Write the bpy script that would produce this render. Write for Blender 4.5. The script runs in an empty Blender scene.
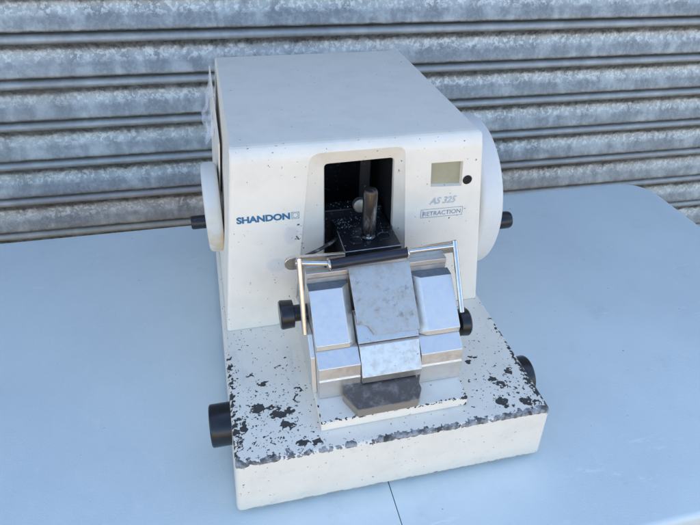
import bpy, bmesh, math, random
from mathutils import Vector, Matrix
random.seed(7)
S = 1.4                                  # instrument units -> metres
sc = bpy.context.scene
C = sc.collection
PI = math.pi

# ------------------------------------------------------------------ node helpers
class NT:
    def __init__(s, name):
        s.m = bpy.data.materials.new(name); s.m.use_nodes = True
        s.t = s.m.node_tree; s.t.nodes.clear()
        s.out = s.t.nodes.new('ShaderNodeOutputMaterial')
        s.b = s.t.nodes.new('ShaderNodeBsdfPrincipled')
        s.t.links.new(s.b.outputs[0], s.out.inputs[0])
        tc = s.t.nodes.new('ShaderNodeTexCoord'); mp = s.t.nodes.new('ShaderNodeMapping')
        mp.inputs['Scale'].default_value = (1/S,)*3
        s.t.links.new(tc.outputs['Object'], mp.inputs[0]); s.p = mp.outputs[0]
        sp = s.t.nodes.new('ShaderNodeSeparateXYZ'); s.t.links.new(s.p, sp.inputs[0])
        s.x, s.y, s.z = sp.outputs
    def put(s, sock, v):
        if hasattr(v, 'is_linked') or hasattr(v, 'links'): s.t.links.new(v, sock)
        else: sock.default_value = v
    def ma(s, op, a, b=None, c=None, clamp=False):
        n = s.t.nodes.new('ShaderNodeMath'); n.operation = op; n.use_clamp = clamp
        s.put(n.inputs[0], a)
        if b is not None: s.put(n.inputs[1], b)
        if c is not None: s.put(n.inputs[2], c)
        return n.outputs[0]
    def noise(s, scale, detail=3, rough=.55, vec=None, stretch=None, dist=0):
        v = vec or s.p
        if stretch:
            mp = s.t.nodes.new('ShaderNodeMapping'); mp.inputs['Scale'].default_value = stretch
            s.t.links.new(v, mp.inputs[0]); v = mp.outputs[0]
        n = s.t.nodes.new('ShaderNodeTexNoise'); s.t.links.new(v, n.inputs['Vector'])
        n.inputs['Scale'].default_value = scale; n.inputs['Detail'].default_value = detail
        n.inputs['Roughness'].default_value = rough; n.inputs['Distortion'].default_value = dist
        return n.outputs['Fac']
    def voro(s, scale, out='Distance', stretch=None):
        v = s.p
        if stretch:
            mp = s.t.nodes.new('ShaderNodeMapping'); mp.inputs['Scale'].default_value = stretch
            s.t.links.new(v, mp.inputs[0]); v = mp.outputs[0]
        n = s.t.nodes.new('ShaderNodeTexVoronoi'); s.t.links.new(v, n.inputs['Vector'])
        n.inputs['Scale'].default_value = scale
        return n.outputs[out]
    def sm(s, v, a, b, lo=0., hi=1.):
        n = s.t.nodes.new('ShaderNodeMapRange'); n.interpolation_type = 'SMOOTHSTEP'
        s.put(n.inputs[0], v)
        for i, q in enumerate((a, b, lo, hi)): n.inputs[i+1].default_value = q
        return n.outputs[0]
    def mix(s, f, a, b):
        n = s.t.nodes.new('ShaderNodeMix'); n.data_type = 'RGBA'
        s.put(n.inputs[0], f)
        for k, v in ((6, a), (7, b)):
            if isinstance(v, tuple): v = (*v, 1) if len(v) == 3 else v
            s.put(n.inputs[k], v)
        return n.outputs[2]
    def gauss(s, v, c, w):
        d = s.ma('DIVIDE', s.ma('SUBTRACT', v, c), w)
        return s.ma('EXPONENT', s.ma('MULTIPLY', s.ma('MULTIPLY', d, d), -1.))
    def bump(s, h, st, d=.001):
        n = s.t.nodes.new('ShaderNodeBump'); n.inputs['Strength'].default_value = st
        n.inputs['Distance'].default_value = d
        s.t.links.new(h, n.inputs['Height']); s.t.links.new(n.outputs[0], s.b.inputs['Normal'])
    def set(s, **k):
        for a, v in k.items():
            i = s.b.inputs[a.replace('_', ' ')]
            if isinstance(v, tuple) and len(v) == 3 and i.type == 'RGBA': v = (*v, 1)
            s.put(i, v)

H0, D0, B0, HT = .0654, .1594, .4354, .2576       # base height, head start, back, head top

def chips(n, base_kind):
    """painted cream surface with flaked paint; returns (mask, pale metal mask)"""
    fine = n.noise(230, 2.2, .5, dist=.3)
    mid = n.noise(95, 3, .6, dist=.3)
    A = n.ma
    if base_kind == 'base':
        top = n.sm(n.z, H0-.0045, H0-.002)
        fe = A('MULTIPLY', n.gauss(n.y, .0008, .0046), n.sm(n.z, H0-.0055, H0-.002))
        fe = A('MULTIPLY', fe, n.sm(n.noise(24, 2, .5), .38, .50, .62, 1.))
        le = A('MULTIPLY', n.gauss(n.x, .002, .0065), A('MULTIPLY', n.sm(n.y, .17, .10), n.sm(n.z, H0-.010, H0-.003)))
        re = A('MULTIPLY', n.gauss(n.x, .279, .0065), A('MULTIPLY', n.sm(n.y, .16, .09), n.sm(n.z, H0-.010, H0-.003)))
        pl = A('MULTIPLY', A('MULTIPLY', n.gauss(n.x, .034, .034), n.gauss(n.y, .040, .042)), top)
        pr = A('MULTIPLY', A('MULTIPLY', n.gauss(n.x, .260, .032), n.gauss(n.y, .025, .038)), top)
        dens = A('MULTIPLY', fe, .33)
        dens = A('ADD', dens, A('MULTIPLY', le, .17)); dens = A('ADD', dens, A('MULTIPLY', re, .19))
        dens = A('ADD', dens, A('MULTIPLY', pl, .095)); dens = A('ADD', dens, A('MULTIPLY', pr, .080))
        v = A('ADD', A('ADD', A('MULTIPLY', fine, .62), A('MULTIPLY', mid, .38)), dens)
        mask = n.sm(v, .688, .694)
        # the larger flakes, each with its own place
        wx = A('ADD', n.x, A('MULTIPLY', A('SUBTRACT', n.noise(200, 2, .5), .5), .016))
        wy = A('ADD', n.y, A('MULTIPLY', A('SUBTRACT', n.noise(180, 2, .5, stretch=(1, 1.3, 1)), .5), .016))
        for cx, cy, rx, ry in [(.029, .053, .012, .0020), (.041, .044, .0075, .0042), (.047, .031, .0065, .0035),
                               (.024, .056, .006, .003), (.052, .047, .006, .003), (.010, .036, .003, .008),
                               (.032, .082, .0042, .0022), (.021, .094, .0028, .002), (.046, .100, .0022, .0018),
                               (.069, .0085, .006, .003), (.056, .011, .006, .003), (.243, .044, .0048, .0036),
                               (.248, .036, .004, .003), (.236, .0745, .003, .0022), (.229, .069, .003, .0026),
                               (.262, .050, .004, .0025), (.240, .017, .005, .006), (.262, .013, .005, .004),
                               (.062, .070, .0018, .003), (.058, .060, .0016, .006)]:
            dx = A('DIVIDE', A('SUBTRACT', wx, cx), rx); dy = A('DIVIDE', A('SUBTRACT', wy, cy), ry)
            d = A('ADD', A('MULTIPLY', dx, dx), A('MULTIPLY', dy, dy))
            mask = A('MAXIMUM', mask, A('MULTIPLY', n.sm(d, 1.15, .9), n.sm(n.z, H0-.003, H0-.001)))
        # small flakes between the larger ones
        v2 = A('ADD', n.noise(330, 1.5, .5, dist=.3), A('MULTIPLY', A('ADD', A('ADD', pl, pr), A('ADD', le, re)), .085))
        mask = A('MAXIMUM', mask, n.sm(v2, .722, .732))
        # scattered pin-holes
        pin = A('GREATER_THAN', A('ADD', n.noise(360, 1, .5), A('ADD', A('MULTIPLY', top, .012), A('MULTIPLY', A('ADD', A('ADD', pl, pr), fe), .085))), .765)
        mask = A('MAXIMUM', mask, A('MULTIPLY', pin, .85))
        pale = n.sm(A('MULTIPLY', n.gauss(n.y, -.001, .0085), n.sm(n.noise(60, 3, .6), .34, .48)), .2, .5)
        be = A('MULTIPLY', n.sm(n.z, .004, .0015), n.sm(n.noise(150, 3, .6), .52, .56))
        mask = A('MAXIMUM', mask, be)
        return mask, pale
    if base_kind == 'tray':
        fe = A('MULTIPLY', n.gauss(n.y, .0195, .0022), n.sm(n.z, .0735, .0755))
        re = A('MULTIPLY', n.gauss(n.x, .2065, .0025), n.sm(n.z, .0735, .0755))
        le = A('MULTIPLY', n.gauss(n.x, .0735, .0025), n.sm(n.z, .0735, .0755))
        co = A('MULTIPLY', n.gauss(n.x, .2055, .005), n.gauss(n.y, .0215, .005))
        dens = A('ADD', A('ADD', A('MULTIPLY', fe, .165), A('MULTIPLY', re, .12)), A('ADD', A('MULTIPLY', le, .12), A('MULTIPLY', co, .14)))
        v = A('ADD', n.noise(260, 3, .6), dens)
        return n.sm(v, .70, .71), 0.
    pin = A('GREATER_THAN', n.noise(330, 1.5, .5), .752)
    v = A('ADD', n.noise(240, 3, .6), A('MULTIPLY', A('MULTIPLY', n.gauss(n.x, .0795, .007), n.gauss(n.z, .168, .013)), .13))
    return A('MAXIMUM', A('MULTIPLY', pin, .75), n.sm(v, .735, .745)), 0.

def paint(name, kind, col=(.91, .815, .675)):
    n = NT(name); A = n.ma
    mask, pale = chips(n, kind)
    grime = n.noise(26, 5, .65)
    c = n.mix(n.sm(grime, .42, .72, 0, .55), col, (col[0]*.86, col[1]*.865, col[2]*.87))
    if kind == 'head':
        wz = A('ADD', n.z, A('MULTIPLY', A('SUBTRACT', n.noise(110, 3, .6), .5), .012))
        st = A('MULTIPLY', A('MULTIPLY', n.gauss(n.x, .073, .008), n.gauss(wz, .170, .011)), n.sm(n.y, .18, .172))
        st2 = A('MULTIPLY', A('MULTIPLY', n.gauss(n.x, .058, .011), n.gauss(n.z, .139, .009)), n.sm(n.y, .18, .172))
        c = n.mix(A('MULTIPLY', n.sm(A('MAXIMUM', st, st2), .3, .65), .35), c, (.60, .59, .60))
    if kind == 'base':
        sc_ = n.sm(n.noise(60, 4, .7, stretch=(1, .25, 1)), .56, .70, 0, .35)
        c = n.mix(sc_, c, (.60, .585, .55))
    chipc = n.mix(pale, n.mix(n.noise(170, 3, .6), (.030, .031, .034), (.085, .075, .062)), n.mix(n.sm(n.noise(150, 4, .7), .40, .60), (.11, .10, .09), (.36, .35, .33))) if not isinstance(pale, float) else (.045, .044, .044)
    c = n.mix(mask, c, chipc)
    n.set(Base_Color=c, Roughness=n.sm(grime, .3, .7, .36, .5))
    n.set(Specular_IOR_Level=.4)
    h = A('ADD', A('MULTIPLY', mask, -1.), A('MULTIPLY', n.noise(900, 2, .5), .06))
    n.bump(h, .7, .0011)
    return n.m

def steel(name, col, rough, scratch=.2, stain=None, metallic=1., stretch=(1, 1, 1), sscale=180, dark=.5, bump=.12):
    n = NT(name); A = n.ma
    a = n.noise(sscale, 5, .7, stretch=stretch)
    c = n.mix(n.sm(a, .35, .7, 0, scratch), col, tuple(v*dark for v in col))
    if stain:
        c = n.mix(n.sm(n.noise(75, 5, .7), .56, .68, 0, .6), c, stain)
        c = n.mix(A('GREATER_THAN', n.noise(330, 3, .6), .72), c, (.05, .045, .04))
    n.set(Base_Color=c, Metallic=metallic, Roughness=n.sm(a, .3, .75, rough*.8, rough*1.25))
    n.bump(A('ADD', n.noise(700, 3, .6), A('MULTIPLY', a, .5)), bump, .0005)
    return n.m

def plain(name, col, rough, metallic=0., var=.15, sc_=150, bump=.1, **kw):
    n = NT(name)
    a = n.noise(sc_, 4, .65)
    c = n.mix(n.sm(a, .35, .7), tuple(v*(1-var) for v in col), tuple(min(1, v*(1+var)) for v in col))
    n.set(Base_Color=c, Metallic=metallic, Roughness=rough, **kw)
    n.bump(a, bump, .0006)
    return n.m

M = {}
M['head'] = paint('cream_paint_cover', 'head')
M['base'] = paint('cream_paint_flaked', 'base', (.88, .78, .635))
M['tray'] = paint('cream_paint_plate', 'tray')
M['plain_paint'] = paint('cream_paint_plain', 'plain')
M['wheel'] = plain('white_plastic_wheel', (.75, .72, .66), .35, var=.02)
n = NT('aged_white_plastic'); A = n.ma
ye = A('MULTIPLY', n.sm(n.noise(40, 3, .6), .4, .65), n.sm(n.z, .19, .13))
n.set(Base_Color=n.mix(ye, (.72, .71, .66), (.66, .52, .31)), Roughness=.4, Subsurface_Weight=.15, Subsurface_Radius=(.01, .01, .008)); M['wheel_old'] = n.m
M['jaw'] = steel('satin_steel', (.76, .735, .69), .50, .12, dark=.75)
M['slate'] = steel('slate_steel', (.20, .225, .25), .5, .3, metallic=.5)  # darker slate tone, set on the top face of each jaw
M['worn'] = steel('worn_steel', (.64, .60, .53), .50, .55, stain=(.26, .21, .15), stretch=(1, .6, 1), sscale=140, dark=.62)
M['scratched'] = steel('scratched_steel', (.66, .65, .62), .46, .35, stain=(.40, .37, .33), sscale=170, dark=.6)
M['chrome'] = steel('polished_steel', (.64, .62, .58), .24, .3, bump=.02)
n = NT('blackened_shoe'); A = n.ma
f = n.sm(n.z, .0845, .0862)
sp = n.sm(n.noise(120, 5, .7), .45, .72)
n.set(Base_Color=n.mix(f, (.36, .31, .25), n.mix(sp, (.14, .12, .105), (.33, .29, .255))), Metallic=.55, Roughness=.45)
n.bump(n.noise(300, 4, .6), .25, .0005); M['shoe'] = n.m
n = NT('black_enamel'); A = n.ma
w = A('GREATER_THAN', n.noise(300, 4, .65), .665)
n.set(Base_Color=n.mix(A('MULTIPLY', w, .6), (.010, .011, .014), (.32, .33, .35)), Roughness=.32); n.bump(n.noise(200, 3), .1, .0005)
M['black'] = n.m
M['knob'] = plain('black_bakelite', (.012, .013, .016), .28, var=.3, bump=.04)
M['edge'] = plain('bare_edge', (.45, .45, .45), .4, metallic=.7)
M['dark'] = plain('dark_interior', (.008, .008, .010), .7, var=.3)
n = NT('dark_steel_pin')
n.set(Base_Color=n.mix(n.sm(n.noise(160, 4, .7, stretch=(1, 1, .3)), .5, .68), (.07, .07, .07), (.30, .29, .28)), Metallic=.9, Roughness=.3); M['pin'] = n.m
M['lcd'] = plain('lcd_glass', (.40, .37, .25), .25, var=.05, sc_=60, bump=.02)
M['blue_ink'] = plain('blue_print', (.035, .16, .30), .5, var=.1)
M['grey_ink'] = plain('grey_print', (.36, .42, .47), .5, var=.1)
M['mid_ink'] = plain('slate_print', (.22, .30, .37), .5, var=.1)
M['pale_ink'] = plain('pale_print', (.50, .53, .55), .5, var=.1)
M['rubber'] = plain('rubber', (.02, .02, .02), .8)

# ------------------------------------------------------------------ mesh helpers
def link(o, parent=None, mats=()):
    C.objects.link(o)
    for m in mats: o.data.materials.append(m)
    if parent is not None:
        o.parent = parent; o['_abs'] = 1
    return o

ORIG = {}

def mesh(name, verts, faces, mat, parent=None, bevel=0, seg=2, smooth=False, at=None, ang=35):
    me = bpy.data.meshes.new(name); me.from_pydata([tuple(c*S for c in v) for v in verts], [], faces)
    bm = bmesh.new(); bm.from_mesh(me); bmesh.ops.recalc_face_normals(bm, faces=bm.faces); bm.to_mesh(me); bm.free()
    o = bpy.data.objects.new(name, me); link(o, None, mat if isinstance(mat, (list, tuple)) else [mat])
    finish(o, bevel, seg, smooth, ang)
    place(o, parent)
    return o

def finish(o, bevel=0, seg=2, smooth=False, ang=35):
    if bevel:
        b = o.modifiers.new('b', 'BEVEL'); b.width = bevel*S; b.segments = seg; b.limit_method = 'ANGLE'
        b.angle_limit = math.radians(30); b.harden_normals = True
    if smooth or bevel:
        for p in o.data.polygons: p.use_smooth = True
        bm = bmesh.new(); bm.from_mesh(o.data)
        lim = math.radians(ang)
        for e in bm.edges:
            if len(e.link_faces) == 2 and e.calc_face_angle(0) > lim and not bevel: e.smooth = False
        bm.to_mesh(o.data); bm.free()

def place(o, parent):
    """geometry is written in instrument coordinates; put it under its parent without moving it"""
    if parent is not None:
        o.parent = parent
        if parent.name in ORIG: o.location = -ORIG[parent.name]

class MB:
    def __init__(s): s.v = []; s.f = []; s.mi = []
    def add(s, v, f, mi=0):
        k = len(s.v); s.v += [tuple(a) for a in v]; s.f += [tuple(i+k for i in q) for q in f]; s.mi += [mi]*len(f); return s
    def box(s, x0, x1, y0, y1, z0, z1, mi=0):
        v = [(x, y, z) for z in (z0, z1) for y in (y0, y1) for x in (x0, x1)]
        return s.add(v, [(0, 2, 3, 1), (4, 5, 7, 6), (0, 1, 5, 4), (2, 6, 7, 3), (0, 4, 6, 2), (1, 3, 7, 5)], mi)
    def prismx(s, prof, x0, x1, mi=0):       # prof: (y,z) list; x0/x1 number or list per vertex
        n = len(prof); X0 = x0 if isinstance(x0, list) else [x0]*n; X1 = x1 if isinstance(x1, list) else [x1]*n
        v = [(X0[i], *prof[i]) for i in range(n)]+[(X1[i], *prof[i]) for i in range(n)]
        f = [tuple(range(n))[::-1], tuple(range(n, 2*n))]+[(i, (i+1) % n, n+(i+1) % n, n+i) for i in range(n)]
        return s.add(v, f, mi)
    def prismz(s, poly, z0, z1, mi=0):
        n = len(poly); Z1 = z1 if isinstance(z1, list) else [z1]*n
        v = [(*p, z0) for p in poly]+[(*p, Z1[i]) for i, p in enumerate(poly)]
        f = [tuple(range(n))[::-1], tuple(range(n, 2*n))]+[(i, (i+1) % n, n+(i+1) % n, n+i) for i in range(n)]
        return s.add(v, f, mi)
    def lathe(s, a, b, prof, seg=48, mi=0):  # prof: (t along axis in units, radius)
        a, b = Vector(a), Vector(b); ax = (b-a).normalized()
        u = ax.orthogonal().normalized(); w = ax.cross(u)
        v = []; f = []; k = len(prof)
        for j in range(seg):
            th = 2*PI*j/seg
            for t, r in prof: v.append(a+ax*t+(u*math.cos(th)+w*math.sin(th))*r)
        for j in range(seg):
            for i in range(k-1):
                f.append((j*k+i, j*k+i+1, ((j+1) % seg)*k+i+1, ((j+1) % seg)*k+i))
        f.append(tuple(j*k for j in range(seg))); f.append(tuple(j*k+k-1 for j in range(seg))[::-1])
        return s.add(v, f, mi)
    def cyl(s, a, b, r, seg=32, ch=.0006, mi=0):
        L = (Vector(b)-Vector(a)).length
        return s.lathe(a, b, [(0, r-ch), (ch, r), (L-ch, r), (L, r-ch)], seg, mi)
    def tube(s, path, r, seg=12, mi=0):
        pts = [Vector(p) for p in path]; rings = []
        for i, p in enumerate(pts):
            d = (pts[min(i+1, len(pts)-1)]-pts[max(i-1, 0)]).normalized()
            if i == 0: u = d.orthogonal().normalized()
            else: u = (u-d*u.dot(d)).normalized()
            w = d.cross(u); rings.append([p+(u*math.cos(2*PI*j/seg)+w*math.sin(2*PI*j/seg))*r for j in range(seg)])
        v = [q for g in rings for q in g]; f = []
        for i in range(len(pts)-1):
            for j in range(seg):
                f.append((i*seg+j, i*seg+(j+1) % seg, (i+1)*seg+(j+1) % seg, (i+1)*seg+j))
        f.append(tuple(range(seg))[::-1]); f.append(tuple(range((len(pts)-1)*seg, len(pts)*seg)))
        return s.add(v, f, mi)
    def build(s, name, mat, parent=None, **k):
        o = mesh(name, s.v, s.f, mat, parent, **k)
        for p, m in zip(o.data.polygons, s.mi): p.material_index = m
        return o

def empty(name, loc):
    o = bpy.data.objects.new(name, None); C.objects.link(o); o.location = Vector(loc)*S
    o.empty_display_size = .05; ORIG[o.name] = Vector(loc)*S
    return o
def tag(o, label=None, cat=None, group=None, kind=None):
    for k, v in (('label', label), ('category', cat), ('group', group), ('kind', kind)):
        if v: o[k] = v
    return o

def baked(o):
    dg = bpy.context.evaluated_depsgraph_get(); dg.update()
    me = bpy.data.meshes.new_from_object(o.evaluated_get(dg)); o.modifiers.clear(); old = o.data; o.data = me; bpy.data.meshes.remove(old)

# ------------------------------------------------------------------ MICROTOME
G = .0055                                             # table top is at z = -G
mt = tag(empty('rotary_microtome', (.14, .2, -G)),
         'cream rotary microtome with chipped paint and steel knife holder on the white table', 'microtome')

# base casting
def inset_box(x0, x1, y0, y1, z0, z1, e):
    v = [(x0-e, y0, z0), (x1+e, y0, z0), (x1+e, y1, z0), (x0-e, y1, z0), (x0, y0, z1), (x1, y0, z1), (x1, y1, z1), (x0, y1, z1)]
    f = [(0, 3, 2, 1), (4, 5, 6, 7), (0, 1, 5, 4), (1, 2, 6, 5), (2, 3, 7, 6), (3, 0, 4, 7)]
    return v, f
v, f = inset_box(0, .28, 0, .43, 0, H0, .004)
me = bpy.data.meshes.new('base'); me.from_pydata([tuple(c*S for c in q) for q in v], [], f)
bm = bmesh.new(); bm.from_mesh(me); bmesh.ops.recalc_face_normals(bm, faces=bm.faces); bm.edges.ensure_lookup_table()
def bev(bm, test, off, seg):
    es = [e for e in bm.edges if test((e.verts[0].co+e.verts[1].co)/2/S, abs((e.verts[1].co-e.verts[0].co).normalized().z))]
    bmesh.ops.bevel(bm, geom=es, offset=off*S, segments=seg, affect='EDGES', profile=.5)
bev(bm, lambda c, zz: zz > .8, .0045, 4)
bev(bm, lambda c, zz: zz < .3 and c.z > H0-.001, .0032, 3)
bev(bm, lambda c, zz: zz < .3 and c.z < .001, .0025, 2)
bm.to_mesh(me); bm.free()
base = bpy.data.objects.new('base', me); link(base, None, [M['base']]); place(base, mt); finish(base, smooth=True, ang=50)
for fx in (.02, .26):
    for fy in (.02, .40):
        MB().cyl((fx, fy, -G+.0002), (fx, fy, .0015), .011).build('foot', M['rubber'], mt, smooth=True)

# head cover (hollow shell face with recess and dark opening)
TL = .024
slots = [M['head'], M['dark']]
Z0 = H0+.0004
def hx(z, side):      # tapered side x at height z
    k = (z-H0)/(HT-H0); a = .0035+(TL-.0035)*k
    return a if side < 0 else .28-a
hv = [(hx(Z0, -1), D0, Z0), (hx(Z0, 1), D0, Z0), (hx(Z0, 1), B0-.012, Z0), (hx(Z0, -1), B0-.012, Z0),
      (hx(HT, -1), D0+.010, HT), (hx(HT, 1), D0+.010, HT), (hx(HT, 1), B0, HT), (hx(HT, -1), B0, HT)]
me = bpy.data.meshes.new('head_cover'); me.from_pydata([tuple(c*S for c in q) for q in hv], [], f)
bm = bmesh.new(); bm.from_mesh(me); bmesh.ops.recalc_face_normals(bm, faces=bm.faces)
bev(bm, lambda c, zz: zz < .3 and c.z > HT-.001 and c.y < .2, .013, 7)
bev(bm, lambda c, zz: zz > .8 and c.y < .2, .0035, 4)
bev(bm, lambda c, zz: zz < .3 and c.z > HT-.001, .003, 3)
bm.to_mesh(me); bm.free()
head = bpy.data.objects.new('head_cover', me); link(head, None, slots)
def fy(z): return D0+.010*(z-H0)/(HT-H0)             # front plane y at z
def rr(pts, rad, seg=5):
    """round the corners of a closed (x,z) polygon"""
    out = []; n = len(pts)
    for i, p in enumerate(pts):
        r = rad[i] if isinstance(rad, (list, tuple)) else rad
        p = Vector(p); a = Vector(pts[i-1]); b = Vector(pts[(i+1) % n])
        if r == 0: out += [tuple(p)]*1; continue
        da = (a-p).normalized(); db = (b-p).normalized(); ang = da.angle(db); t = r/math.tan(ang/2)
        p0 = p+da*t; p1 = p+db*t
        for k in range(seg+1):
            u = k/seg; out.append(tuple((1-u)**2*p0+2*u*(1-u)*p+u*u*p1))
    return out
outer = rr([(.0925, .2515), (.1800, .2520), (.1905, .090), (.0745, .090)], [.013, .009, 0, 0])
inner = rr([(.1070, .2350), (.1727, .2362), (.1765, .100), (.1066, .100)], [.004, .004, 0, 0])
def loft(loops, mis, name):
    n = len(loops[0]); v = [q for l in loops for q in l]; fs = []; mi = []
    for k in range(len(loops)-1):
        for i in range(n):
            fs.append((k*n+i, k*n+(i+1) % n, (k+1)*n+(i+1) % n, (k+1)*n+i)); mi.append(mis[k])
    fs.append(tuple(range(n))[::-1]); mi.append(mis[0]); fs.append(tuple(range((len(loops)-1)*n, len(loops)*n))); mi.append(mis[-1])
    me = bpy.data.meshes.new(name); me.from_pydata([tuple(c*S for c in q) for q in v], [], fs)
    for p, m in zip(me.polygons, mi): p.material_index = m
    bm = bmesh.new(); bm.from_mesh(me); bmesh.ops.recalc_face_normals(bm, faces=bm.faces); bm.to_mesh(me); bm.free()
    o = bpy.data.objects.new(name, me); link(o, None, slots); return o
def L(poly, dy, grow=0): return [(x, fy(z)+dy, z) for x, z in poly]
def lerp(A, B, t): return [((1-t)*a[0]+t*b[0], (1-t)*a[1]+t*b[1]) for a, b in zip(A, B)]
ext = lerp(outer, inner, -.12)
cut1 = loft([L(ext, -.003), L(lerp(outer, inner, 0), 0), L(lerp(outer, inner, .10), .0012), L(lerp(outer, inner, .94), .0080), L(inner, .0098),
             L(inner, .0125), L(inner, .13)], [0, 0, 0, 0, 0, 1], 'cut')
lc = [(.2068, .2322), (.2385, .2318), (.2400, .2060), (.2082, .2078)]
li = [(x+(.0008 if x < .22 else -.0008), z+(.0010 if z < .22 else -.0010)) for x, z in lc]
cut2 = loft([L(lc, -.004), L(lc, 0), L(li, .0035), L(li, .0050)], [0, 0, 0], 'cut')
for cobj in (cut1, cut2):
    b = head.modifiers.new('x', 'BOOLEAN'); b.operation = 'DIFFERENCE'; b.object = cobj; b.solver = 'EXACT'
baked(head)
for cobj in (cut1, cut2): bpy.data.objects.remove(cobj)
finish(head, smooth=True, ang=24)
place(head, mt)

# display, sensor button, lettering
MB().add([(x, fy(z)+.0042, z) for x, z in lc]+[(x, fy(z)+.0056, z) for x, z in lc],
         [(0, 1, 2, 3), (7, 6, 5, 4), (0, 4, 5, 1), (1, 5, 6, 2), (2, 6, 7, 3), (3, 7, 4, 0)]).build('display', M['lcd'], head)
zb = .2120
MB().cyl((.2452, fy(zb)+.002, zb), (.2452, fy(zb)-.0009, zb), .0047, ch=.0005).build('button', M['knob'], head, smooth=True)

def text(name, s, x0, x1, z0, z1, mat, shear=0., bold=0., spacing=1., outline=False):
    cu = bpy.data.curves.new(name, 'FONT'); cu.body = s; cu.size = 1; cu.extrude = .0; cu.shear = shear; cu.offset = bold
    cu.space_character = spacing; cu.resolution_u = 4
    if outline: cu.fill_mode = 'NONE'; cu.bevel_depth = .022; cu.bevel_resolution = 0
    t = bpy.data.objects.new('tmp', cu); C.objects.link(t); dg = bpy.context.evaluated_depsgraph_get(); dg.update()
    me = bpy.data.meshes.new_from_object(t.evaluated_get(dg)); bpy.data.objects.remove(t)
    xs = [v.co.x for v in me.vertices]; ys = [v.co.y for v in me.vertices]
    ax, bx, ay, by = min(xs), max(xs), min(ys), max(ys)
    for v in me.vertices:
        X = x0+(v.co.x-ax)/(bx-ax)*(x1-x0); Z = z0+(v.co.y-ay)/(by-ay)*(z1-z0)
        v.co = Vector((X, fy(Z)-.00022+(-v.co.z*.001 if outline else 0), Z))*S
    bm = bmesh.new(); bm.from_mesh(me); bmesh.ops.recalc_face_normals(bm, faces=bm.faces); bm.to_mesh(me); bm.free()
    me.name = name
    o = bpy.data.objects.new(name, me); link(o, None, [mat]); place(o, head); return o
def strokes(name, segs, w, mat):
    m = MB()
    for (xa, za), (xb, zb_) in segs:
        d = Vector((xb-xa, zb_-za)); nrm = Vector((-d.y, d.x)).normalized()*w/2
        q = [(xa+nrm.x, za+nrm.y), (xb+nrm.x, zb_+nrm.y), (xb-nrm.x, zb_-nrm.y), (xa-nrm.x, za-nrm.y)]
        m.add([(x, fy(z)-.0002, z) for x, z in q]+[(x, fy(z)+.0003, z) for x, z in q], [(0, 1, 2, 3), (7, 6, 5, 4), (0, 4, 5, 1), (1, 5, 6, 2), (2, 6, 7, 3), (3, 7, 4, 0)])
    return m.build(name, mat, head)
text('lettering', 'SHANDON', .0240, .0728, .1878, .1948, M['blue_ink'], bold=.045, spacing=.98)
bx = [((.0742, .1880), (.0742, .1948)), ((.0742, .1948), (.0812, .1948)), ((.0812, .1948), (.0812, .1880)), ((.0812, .1880), (.0742, .1880))]
ci = [(.0777+.0026*math.cos(a*PI/4+.39), .1914+.0026*math.sin(a*PI/4+.39)) for a in range(9)]
strokes('emblem', bx+list(zip(ci[:-1], ci[1:]))+[((.0742, .1948), (.0755, .1934)), ((.0812, .1880), (.0799, .1894)), ((.0812, .1948), (.0799, .1934)), ((.0742, .1880), (.0755, .1894))], .0005, M['grey_ink'])
text('lettering', 'AS 325', .2085, .2365, .1888, .1962, M['pale_ink'], shear=.3, bold=.03)
text('lettering', 'RETRACTION', .2032, .2425, .1765, .1812, M['mid_ink'], bold=.004)
strokes('label_frame', [((.2010, .1748), (.2444, .1744)), ((.2444, .1744), (.2444, .1834)), ((.2444, .1834), (.2010, .1838)), ((.2010, .1838), (.2010, .1748)),
                        ((.2030, .1756), (.2030, .1828))], .00038, M['mid_ink'])

# inside of the opening
MB().box(.108, .172, .262, .266, .105, .232).build('inner_plate', M['black'], mt)
MB().box(.1500, .1615, .212, .222, .13, .2385).box(.1065, .176, .235, .250, .2120, .226).build('guide_column', M['black'], mt, bevel=.001)
m = MB()
m.box(.1105, .171, .196, .2115, .12, .1745)
m.build('specimen_carriage', M['black'], mt, bevel=.0015)
# specimen clamp: black block, pin, screws
clamp = MB().prismz([(.1183, .1355), (.1738, .1370), (.1735, .196), (.1189, .196)], .135, .1650).build('specimen_clamp', M['black'], mt, bevel=.0007)
e1 = MB()
e1.tube([(.1188, .1360, .1649), (.1735, .1375, .1649)], .00045, 6).tube([(.1188, .1358, .1649), (.1193, .172, .1649)], .00035, 6).tube([(.1186, .1358, .1648), (.1186, .1358, .150)], .0003, 6)
e1.build('worn_edge', M['edge'], clamp)
MB().lathe((.1462, .1575, .1652), (.1462, .1575, .3), [(0, .0060), (.0010, .0072), (.0022, .0060), (.003, .0040), (.006, .0040), (.0065, .0066), (.048, .0068), (.0505, .0061), (.0512, .0052), (.0512, .001), (.0512, .0005)], 40).build('clamp_pin', M['pin'], clamp, smooth=True)
MB().cyl((.1455, .1528, .1652), (.1455, .1528, .1680), .0028).build('clamp_nut', M['chrome'], clamp, smooth=True)
for sx, sy in ((.1333, .1530), (.1610, .1555)):
    ring = MB().lathe((sx, sy, .1646), (sx, sy, .17), [(0, .0066), (.0010, .0066), (.0012, .0062), (.0009, .0056), (.0004, .0052), (.0003, .0001)], 32)
    ring.build('screw', M['black'], clamp, smooth=True)
MB().lathe((.1462, .195, .1800), (.1462, .186, .1805), [(0, .0072), (.006, .0072), (.0072, .0062), (.0076, .004), (.0077, .0001)], 40).build('specimen_button', M['worn'], mt, smooth=True)
m = MB()
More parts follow.
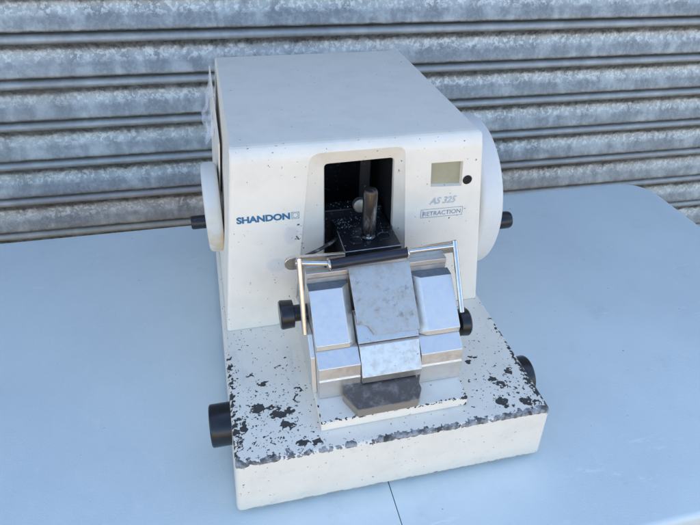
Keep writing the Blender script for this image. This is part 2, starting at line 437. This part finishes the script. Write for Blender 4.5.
for k in range(120):
    w = random.random()
    if w < .55: x = random.gauss(.127, .007); y = random.uniform(.176, .195); z = .1652
    else: x = random.uniform(.119, .173); y = random.uniform(.160, .196); z = .1652
    if not (.1187 < x < .1732): continue
    r = random.uniform(.0002, .0006)
    m.add([(x-r, y, z), (x+r*.6, y-r, z), (x+r, y+r*.8, z), (x, y, z+r)], [(0, 1, 2), (0, 1, 3), (1, 2, 3), (2, 0, 3)])
for k in range(60):
    x = random.uniform(.111, .170); z = random.uniform(.150, .1745); r = random.uniform(.0002, .0006); y = .1958
    m.add([(x-r, y, z), (x+r*.6, y, z-r), (x+r, y, z+r*.8), (x, y-r, z)], [(0, 1, 2), (0, 1, 3), (1, 2, 3), (2, 0, 3)])
for k in range(30):
    x = random.uniform(.111, .148); z = .1747; r = random.uniform(.0002, .0007); y = random.uniform(.197, .211)
    m.add([(x-r, y, z), (x+r*.6, y-r, z), (x+r, y+r*.8, z), (x, y, z+r)], [(0, 1, 2), (0, 1, 3), (1, 2, 3), (2, 0, 3)])
tag(m.build('wax_crumbs', plain('wax', (.34, .33, .32), .6), clamp), kind='stuff')

# hand wheel (right) and coarse feed wheel (left)
def rim(R, w, rr_, hub=.02):
    pr = [(0, R-.012)]
    pr += [(rr_-rr_*math.cos(a*PI/10), R-rr_+rr_*math.sin(a*PI/10)) for a in range(6)]
    pr += [(w-rr_+rr_*math.sin(a*PI/10), R-rr_+rr_*math.cos(a*PI/10)) for a in range(6)]
    pr += [(w, R-.012), (w-.004, R-.016), (w-.004, hub), (w, hub-.002), (w, .0001)]
    return pr
WY, WZ, WR = .2653, .1440, .0868
wh = MB().lathe((.2745, WY, WZ), (.4, WY, WZ), rim(WR, .0265, .006), 96).build('handwheel', M['wheel'], mt, smooth=True, ang=40)
MB().lathe((.297, .1965, .1405), (.4, .1965, .1405), [(0, .005), (.004, .005), (.0045, .0085), (.006, .0095), (.019, .0095), (.0215, .0085), (.0222, .006), (.0222, .001)], 32).build('crank_handle', M['knob'], wh, smooth=True)
MB().cyl((.256, WY, WZ), (.2750, WY, WZ), .03).build('axle_boss', M['head'], wh, smooth=True)
fw = MB().lathe((.0115, .265, .1505), (-.2, .265, .1505), rim(.0478, .0165, .005, .012), 72).build('feed_wheel', M['wheel_old'], mt, smooth=True, ang=40)
MB().lathe((-.003, .290, .118), (-.2, .290, .118), [(0, .005), (.003, .005), (.0035, .0078), (.019, .0078), (.0205, .0068), (.0205, .0001)], 28).build('crank_handle', M['black'], fw, smooth=True)
MB().cyl((.03, .265, .1505), (.0110, .265, .1505), .016).build('axle_boss', M['head'], fw, smooth=True)

# knobs on the base
def knob(xa, xb, y, z, r, nm='control_knob', ribs=40):
    d = 1 if xb > xa else -1; Lk = abs(xb-xa)
    m = MB(); a = Vector((xa, y, z)); seg = ribs*4
    prof = [(0, .006), (.0004, r*.93), (.0012, r), (Lk-.0016, r), (Lk-.0005, r-.0007), (Lk, r-.002), (Lk, r*.55), (Lk-.0012, r*.52), (Lk-.0012, .0001)]
    m.lathe((xa, y, z), (xa+d, y, z), prof, 72)
    k = m.build(nm, M['knob'], mt, smooth=True, ang=40)
    MB().cyl((xa-d*.006, y, z), (xa+d*.001, y, z), .006).build('shaft', M['chrome'], k, smooth=True)
    return k
knob(.0008, -.0195, .062, .043, .0192)
knob(.2835, .2962, .066, .0365, .0200)

# casing panel standing slightly away from the left side
pv = [(.0172, .418, .2530), (.0176, .262, .2235), (.0086, .262, .120), (.0082, .415, .130)]
pw = [(x-.0016, y, z) for x, y, z in pv]
pn = mesh('side_panel', pv+pw, [(0, 1, 2, 3), (7, 6, 5, 4), (0, 4, 5, 1), (1, 5, 6, 2), (2, 6, 7, 3), (3, 7, 4, 0)], M['plain_paint'], mt, bevel=.0005)

# ------------------------------------------------------------------ knife holder
T = .0764
tray = MB().prismz([(.0735, .0187), (.2063, .0200), (.2078, .150), (.0760, .150)], H0+.0003, T).build('slide_plate', M['tray'], mt, bevel=.0008)
YF = .0437
xl, xr = .0766, .2070
body = MB()
# side blocks: full profile of the sector shaped body
prof = [(YF+.0004, T+.0003), (YF, .0982), (.0449, .0986), (.0462, .1106), (.0584, .1200), (.150, .1200), (.150, T+.0003)]
body.prismx(prof, xl, .1135).prismx(prof, .1683, xr)
body.prismx([(YF+.004, T+.0003), (YF+.004, .098), (.062, .1150), (.149, .1150), (.149, T+.0003)], .1134, .1684)
hold = body.build('knife_holder', M['jaw'], mt, bevel=.0007)
# upper jaws with bevelled inner edge
def jaw(xo, xi, xe):
    """xo outer side, xi inner end of the front face, xe innermost edge"""
    m = MB()
    sgn = 1 if xe > xo else -1
    v = [(xo, .0588, .1201), (xi+sgn*.0005, .0588, .1201), (xo, .0580, .1262), (xi, .0580, .1262), (xo, .0918, .1600), (xi, .0918, .1600),
         (xo, .1022, .1600), (xe, .1000, .1600), (xe, .0632, .1205), (xo, .1022, .1220), (xe, .1022, .1220)]
    v[7] = (xe, .1022, .1600)
    v.append((xe, .0985, .1600))       # 11
    f_ = [(0, 1, 3, 2), (2, 3, 5, 4), (4, 5, 11, 7, 6), (1, 8, 3), (3, 8, 11, 5), (8, 10, 7, 11), (6, 7, 10, 9), (0, 2, 4, 6, 9), (0, 9, 10, 8, 1)]
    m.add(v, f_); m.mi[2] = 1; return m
jl = jaw(xl, .1056, .1128).build('jaw', [M['jaw'], M['slate']], hold, bevel=.0006)
jr = jaw(xr, .1775, .1688).build('jaw', [M['jaw'], M['slate']], hold, bevel=.0006)
# back wall behind the jaws
MB().box(.0765, .2052, .1026, .1100, .1222, .1700).build('back_plate', M['jaw'], hold, bevel=.0005)
MB().box(.0775, .2042, .1018, .1024, .1650, .1656).build('seam_rib', M['edge'], hold)
# centre block whose sloping face slides between the blocks
MB().prismx([(.0398, .1000), (.0552, .1222), (.066, .1222), (.066, .0920), (.0404, .0922)], .1139, .1676).build('knife_rest', M['scratched'], hold, bevel=.0006)
MB().prismx([(.0570, .1240), (.0745, .1415), (.079, .1415), (.079, .1226), (.058, .1226)], .1136, .1680).build('wedge_strip', M['scratched'], hold, bevel=.0004)
# steel clamping plate with a broken corner
out = [(.1133, 0), (.1691, 0), (.1691, 1), (.158, 1.0), (.1279, 1.0), (.1262, .94), (.1235, .865), (.1200, .835), (.1143, .830)]
nv = Vector((0, -.0325, .0322)).normalized()*.0022; nt = nv.normalized()*.0016
def pp(x, t):
    y0, z0, y1, z1 = .1035, .1714, .0608, .1284
    b = Vector((x, y0+(y1-y0)*t, z0+(z1-z0)*t))+nv; return b
pv = [pp(*q) for q in out]; pn_ = len(pv)
cp = mesh('clamping_plate', [tuple(a) for a in pv]+[tuple(a-nt) for a in pv],
     [tuple(range(pn_)), tuple(range(pn_, 2*pn_))[::-1]]+[(i, (i+1) % pn_, pn_+(i+1) % pn_, pn_+i) for i in range(pn_)], M['worn'], hold, bevel=.0003)
# small pinch tab and screw at the plate's lower right
MB().lathe((.1640, .0645, .1290), (.1640, .0600, .1335), [(0, .0030), (.003, .0030), (.0036, .0024), (.0036, .0001)], 20).build('grub_screw', M['pin'], hold, smooth=True)
# lock shoe
sv = [(.0985, .0462), (.0960, .0385), (.1052, .0182), (.1588, .0188), (.1648, .0290), (.1632, .0455)]
MB().prismz(sv, T+.0004, [.0905, .0898, .0858, .0862, .0880, .0910]).build('locking_shoe', M['shoe'], hold, bevel=.0007)
# guard frame: two legs, black grip, back strap
g0, g1 = Vector((.0700, .0975, .1890)), Vector((.0700, .0741, .1275))
h0, h1 = Vector((.2112, .1040, .1845)), Vector((.2112, .0680, .1335))
MB().cyl(g0+(g0-g1).normalized()*.003, g1, .0024, 20).build('guard_arm', M['chrome'], hold, smooth=True)
MB().cyl(h0+(h0-h1).normalized()*.003, h1, .0024, 20).build('guard_arm', M['chrome'], hold, smooth=True)
MB().cyl((.0668, .0985, .1870), (.100, .0995, .1812), .0026, 20).build('cross_rod', M['chrome'], hold, smooth=True)
MB().cyl((.162, .1010, .1838), (.2118, .1040, .1822), .0026, 20).build('cross_rod', M['chrome'], hold, smooth=True)
MB().cyl((.0965, .0994, .1806), (.1655, .1008, .1826), .0046, 28).build('grip', plain('black_grip', (.014, .018, .03), .35, var=.2), hold, smooth=True)
MB().cyl((.0945, .0994, .1804), (.0968, .0994, .1805), .0058, 28).build('collar', M['chrome'], hold, smooth=True)
MB().cyl((.1653, .1008, .1826), (.1670, .1008, .1826), .0052, 28).build('collar', M['chrome'], hold, smooth=True)
# back strap plate with rounded left end
sp_ = []
for a in range(9): sp_.append((.0655-.0065*math.sin(a*PI/8), .1785+.0065*math.cos(a*PI/8)))
plate = [(.1120, .1835)]+[(.0655, .1850)]+sp_[1:-1]+[(.0655, .1720), (.1120, .1722)]
MB().add([(x, .1085+.0*x, z) for x, z in plate]+[(x, .1120, z) for x, z in plate],
         [tuple(range(len(plate))), tuple(range(len(plate), 2*len(plate)))[::-1]]+[(i, (i+1) % len(plate), len(plate)+(i+1) % len(plate), len(plate)+i) for i in range(len(plate))]).build('strap_plate', M['chrome'], hold, bevel=.0006)
pr_ = rr([(.1700, .1700), (.1705, .1795), (.2140, .1818), (.2150, .170)], [.001, .006, .002, .001])
np_ = len(pr_)
MB().add([(x, .1095, z) for x, z in pr_]+[(x, .1125, z) for x, z in pr_],
         [tuple(range(np_)), tuple(range(np_, 2*np_))[::-1]]+[(i, (i+1) % np_, np_+(i+1) % np_, np_+i) for i in range(np_)]).build('strap_plate', M['chrome'], hold, bevel=.0005)
MB().tube([(.080, .122, .1760), (.094, .132, .1740), (.106, .142, .1725), (.1125, .150, .171)], .0016, 10).build('release_rod', M['pin'], hold, smooth=True)
# clamp knobs on the holder
k1 = MB().lathe((.0645, .1005, .130), (.0, .1005, .130), [(0, .009), (.0008, .0125), (.0115, .0132), (.0128, .012), (.0128, .0001)], 40).build('clamp_knob', M['knob'], hold, smooth=True)
MB().cyl((.078, .1005, .130), (.0640, .1005, .130), .0075).build('knob_shaft', M['black'], k1, smooth=True)
k2 = MB().lathe((.2120, .0745, .1155), (.4, .0745, .1155), [(0, .009), (.0008, .0125), (.0085, .0132), (.0100, .012), (.0100, .0001)], 40).build('clamp_knob', M['knob'], hold, smooth=True)
MB().cyl((.2060, .0745, .1155), (.2125, .0745, .1155), .0075).build('knob_shaft', M['black'], k2, smooth=True)
# heavy side cheek left of the holder
MB().prismx([(.052, T+.0003), (.060, .112), (.074, .127), (.112, .127), (.148, .110), (.148, T+.0003)], .0722, .0764).build('side_cheek', M['jaw'], hold, bevel=.0006)

# ------------------------------------------------------------------ clear plastic wrap on the back left corner
n = NT('clear_film'); A = n.ma
n.set(Base_Color=(.85, .87, .9), Roughness=.12, Transmission_Weight=.0, Alpha=n.sm(n.noise(40, 4, .6), .35, .7, .10, .42))
n.bump(n.noise(55, 4, .6), .9, .004); film = n.m
m = MB(); NU, NV = 16, 22; vv = []
for i in range(NU):
    for j in range(NV):
        u, w = i/(NU-1), j/(NV-1)
        yy = .405-.08*w; zz = .2485-.038*w-.030*u*(1-w*.3)
        xx = .0150-.0125*u*math.sin(min(1, w*1.5+.12)*PI*.62)-.001*w*(1-u)+.0022*math.sin(11*w+6*u)*u+.0015*math.sin(23*w-9*u)
        vv.append((xx, yy+.012*u, zz))
ff = [(i*NV+j, i*NV+j+1, (i+1)*NV+j+1, (i+1)*NV+j) for i in range(NU-1) for j in range(NV-1)]
pf = mesh('plastic_film', vv, ff, film, None, smooth=True, ang=180)
sol = pf.modifiers.new('s', 'SOLIDIFY'); sol.thickness = .0003
tag(pf, 'crumpled clear plastic film hanging off the upper left side of the microtome', 'plastic film')

# ------------------------------------------------------------------ folding table
n = NT('table_plastic'); A = n.ma
big = n.noise(4.5, 5, .6); scr = n.noise(70, 5, .7, stretch=(1, .35, 1))
c = n.mix(n.sm(big, .35, .7), (.74, .78, .735), (.68, .72, .69))
sct = n.noise(55, 6, .75, stretch=(.25, 1, 1), dist=.6)
c = n.mix(A('MULTIPLY', n.sm(sct, .60, .63), A('MULTIPLY', n.sm(n.noise(9, 3, .6), .50, .64), .55)), c, (.84, .87, .83))
c = n.mix(n.sm(scr, .56, .72, 0, .45), c, (.78, .78, .74))
c = n.mix(n.sm(n.noise(18, 5, .7), .60, .74, 0, .35), c, (.60, .61, .58))
spk = A('GREATER_THAN', n.noise(210, 2, .5), .775)
c = n.mix(A('MULTIPLY', spk, .8), c, (.22, .23, .22))
n.set(Base_Color=c, Roughness=n.sm(scr, .4, .7, .42, .55), Specular_IOR_Level=.35)
n.bump(A('ADD', n.noise(520, 3, .6), A('MULTIPLY', n.noise(30, 3, .6), 1.2)), .32, .0011)
M['table'] = n.m
tb = tag(empty('folding_table', (.1337, .2, -G-.72/S)), 'white plastic folding table with rounded corner and centre seam, carrying the microtome', 'table')
SX = .1337
def half(x_out, x_in, rads):
    y0, y1 = -.088, .4885
    pts = [(x_in, y0), (x_out, y0), (x_out, y1), (x_in, y1)]
    return rr(pts, [0, .055, .060, 0], 14)
for x_out, x_in in ((.7500, SX+.00045), (-.4826, SX-.00045)):
    p = half(x_out, x_in, None); npz = len(p)
    me = bpy.data.meshes.new('table_leaf'); zt, zbm = -G, -G-.032
    me.from_pydata([(x*S, y*S, zt*S) for x, y in p]+[(x*S, y*S, zbm*S) for x, y in p], [],
                   [tuple(range(npz)), tuple(range(npz, 2*npz))[::-1]]+[(i, (i+1) % npz, npz+(i+1) % npz, npz+i) for i in range(npz)])
    bm = bmesh.new(); bm.from_mesh(me); bmesh.ops.recalc_face_normals(bm, faces=bm.faces)
    es = [e for e in bm.edges if all(abs(v.co.z-zt*S) < 1e-5 for v in e.verts) and not all(abs(v.co.x-x_in*S) < 1e-5 for v in e.verts)]
    bmesh.ops.bevel(bm, geom=es, offset=.006*S, segments=4, affect='EDGES', profile=.5)
    bm.to_mesh(me); bm.free()
    o = bpy.data.objects.new('table_leaf', me); link(o, None, [M['table']]); place(o, tb); finish(o, smooth=True, ang=40)
fr = MB(); zl = -G-.72/S
fr_m = plain('grey_powder_coat', (.25, .26, .27), .4)
for sx in (-.36, .63):
    for sy in (0., .40):
        MB().cyl((sx, sy, zl), (sx, sy, -G-.0325), .011).build('leg', fr_m, tb, smooth=True)
MB().box(-.40, .67, -.03, -.012, -G-.052, -G-.0325).box(-.40, .67, .41, .428, -G-.052, -G-.0325).build('frame', fr_m, tb, bevel=.002)

# ------------------------------------------------------------------ roller shutter
n = NT('galvanised_steel'); A = n.ma
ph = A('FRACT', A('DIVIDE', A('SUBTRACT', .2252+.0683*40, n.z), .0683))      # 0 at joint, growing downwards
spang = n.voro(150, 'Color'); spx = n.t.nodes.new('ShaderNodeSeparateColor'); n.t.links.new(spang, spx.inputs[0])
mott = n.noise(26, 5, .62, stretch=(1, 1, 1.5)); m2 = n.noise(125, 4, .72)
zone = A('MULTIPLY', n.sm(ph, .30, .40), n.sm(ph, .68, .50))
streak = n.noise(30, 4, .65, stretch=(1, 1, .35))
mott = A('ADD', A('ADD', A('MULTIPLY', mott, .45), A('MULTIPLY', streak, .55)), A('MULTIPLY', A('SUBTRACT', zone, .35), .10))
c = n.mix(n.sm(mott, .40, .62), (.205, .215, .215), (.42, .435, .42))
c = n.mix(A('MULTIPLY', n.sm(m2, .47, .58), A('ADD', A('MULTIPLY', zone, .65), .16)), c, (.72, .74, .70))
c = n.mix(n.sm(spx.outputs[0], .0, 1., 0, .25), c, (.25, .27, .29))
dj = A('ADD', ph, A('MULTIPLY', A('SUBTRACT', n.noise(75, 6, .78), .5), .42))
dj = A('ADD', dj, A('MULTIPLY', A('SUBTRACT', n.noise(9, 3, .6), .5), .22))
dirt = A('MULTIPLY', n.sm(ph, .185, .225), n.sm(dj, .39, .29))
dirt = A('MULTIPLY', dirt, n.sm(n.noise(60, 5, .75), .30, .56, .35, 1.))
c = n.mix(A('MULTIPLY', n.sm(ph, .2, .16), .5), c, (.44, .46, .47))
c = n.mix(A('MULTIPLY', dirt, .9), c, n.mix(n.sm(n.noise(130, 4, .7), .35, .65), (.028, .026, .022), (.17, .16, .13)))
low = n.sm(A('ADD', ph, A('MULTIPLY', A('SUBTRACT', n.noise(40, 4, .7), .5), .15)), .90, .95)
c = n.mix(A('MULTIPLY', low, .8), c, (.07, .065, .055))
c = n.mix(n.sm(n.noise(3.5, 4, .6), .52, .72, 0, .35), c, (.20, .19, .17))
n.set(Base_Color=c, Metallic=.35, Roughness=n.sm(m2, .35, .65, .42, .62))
n.bump(A('ADD', m2, n.noise(240, 3, .6)), .3, .0008)
M['galv'] = n.m
P0 = .0683
prof = []
for k in range(-32, 14):
    zt = .2252-k*P0
    for ph_, off in [(.000, -.020), (.012, -.020), (.017, -.0010), (.045, .0014), (.08, .0032), (.12, .0040), (.165, .0038), (.195, .0024), (.23, .0002),
                     (.27, -.0018), (.31, -.0028), (.37, -.0032), (.45, -.0024), (.54, -.0004), (.64, .0022), (.74, .0048), (.83, .0070),
                     (.885, .0080), (.92, .0079), (.942, .0066), (.950, -.020)]:
        prof.append((off, zt-ph_*P0))
slx = [-3., -2., -1., -.5, 0, .5, 1., 1.5, 2.2, 3.6]
vv = []; 
for x in slx:
    for off, z in prof: vv.append((x, .6900-.0173*x-off, z))
k = len(prof)
ff = [(i*k+j, (i+1)*k+j, (i+1)*k+j+1, i*k+j+1) for i in range(len(slx)-1) for j in range(k-1)]
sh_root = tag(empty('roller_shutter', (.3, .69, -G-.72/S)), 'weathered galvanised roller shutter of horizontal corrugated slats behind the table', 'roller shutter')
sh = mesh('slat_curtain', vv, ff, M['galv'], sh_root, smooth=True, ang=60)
for x in (-3., 3.6):
    MB().box(x-.04, x+.04, .66-.0173*x, .73-.0173*x, -G-.72/S+.002, 2.40).build('guide_rail', fr_m, sh_root, bevel=.002)

# ------------------------------------------------------------------ ground
n = NT('concrete'); A = n.ma
c = n.mix(n.noise(2.5, 6, .65), (.42, .26, .115), (.48, .32, .16))
c = n.mix(n.sm(n.noise(60, 4, .7), .5, .8, 0, .5), c, (.26, .24, .21))
n.set(Base_Color=c, Roughness=.9); n.bump(n.noise(80, 5, .7), .4, .003)
zg = -G-.72/S
gr = mesh('ground', [(-60, -60, zg), (60, -60, zg), (60, 60, zg), (-60, 60, zg)], [(0, 1, 2, 3)], n.m, None)
tag(gr, kind='structure')

# ------------------------------------------------------------------ light
SUN_EL, SUN_AZ = math.radians(48), math.radians(12)       # azimuth: direction towards the sun, clockwise from +Y
W = bpy.data.worlds.new('World'); sc.world = W; W.use_nodes = True
wt = W.node_tree; bg = wt.nodes['Background']
sky = wt.nodes.new('ShaderNodeTexSky'); sky.sky_type = 'NISHITA'; sky.sun_disc = False
sky.sun_elevation = SUN_EL; sky.sun_rotation = SUN_AZ; sky.air_density = 1.0; sky.dust_density = 1.1; sky.ozone_density = 1.5
wt.links.new(sky.outputs[0], bg.inputs[0]); bg.inputs[1].default_value = .15
sl = bpy.data.lights.new('sun', 'SUN'); sl.energy = 4.0; sl.angle = math.radians(.5); sl.color = (1, .90, .74)
so = bpy.data.objects.new('sun', sl); C.objects.link(so)
d = Vector((math.sin(SUN_AZ)*math.cos(SUN_EL), math.cos(SUN_AZ)*math.cos(SUN_EL), math.sin(SUN_EL)))
so.rotation_euler = (-d).to_track_quat('-Z', 'Y').to_euler(); so.location = (0, -3, 3)

# ------------------------------------------------------------------ camera
cam = bpy.data.cameras.new('camera'); co = bpy.data.objects.new('camera', cam); C.objects.link(co)
r = Vector((0.97283802, -0.22962198, 0.02932465)); u = Vector((0.1125536, 0.5798999, 0.80687533)); w = Vector((0.20228167, 0.7816584, -0.58999345))
mw = Matrix((r, u, -w)).transposed().to_4x4()
mw.translation = Vector((.01475, -.284953, .47018))*S
co.matrix_world = mw
cam.sensor_width = 36; cam.lens = 573.917/700*36; cam.clip_start = .01; cam.clip_end = 500
sc.camera = co
sc.view_settings.view_transform = 'Standard'; sc.view_settings.look = 'None'; sc.view_settings.gamma = 1
sc.view_settings.exposure = 1.66
sc.render.resolution_x = 1024; sc.render.resolution_y = 768
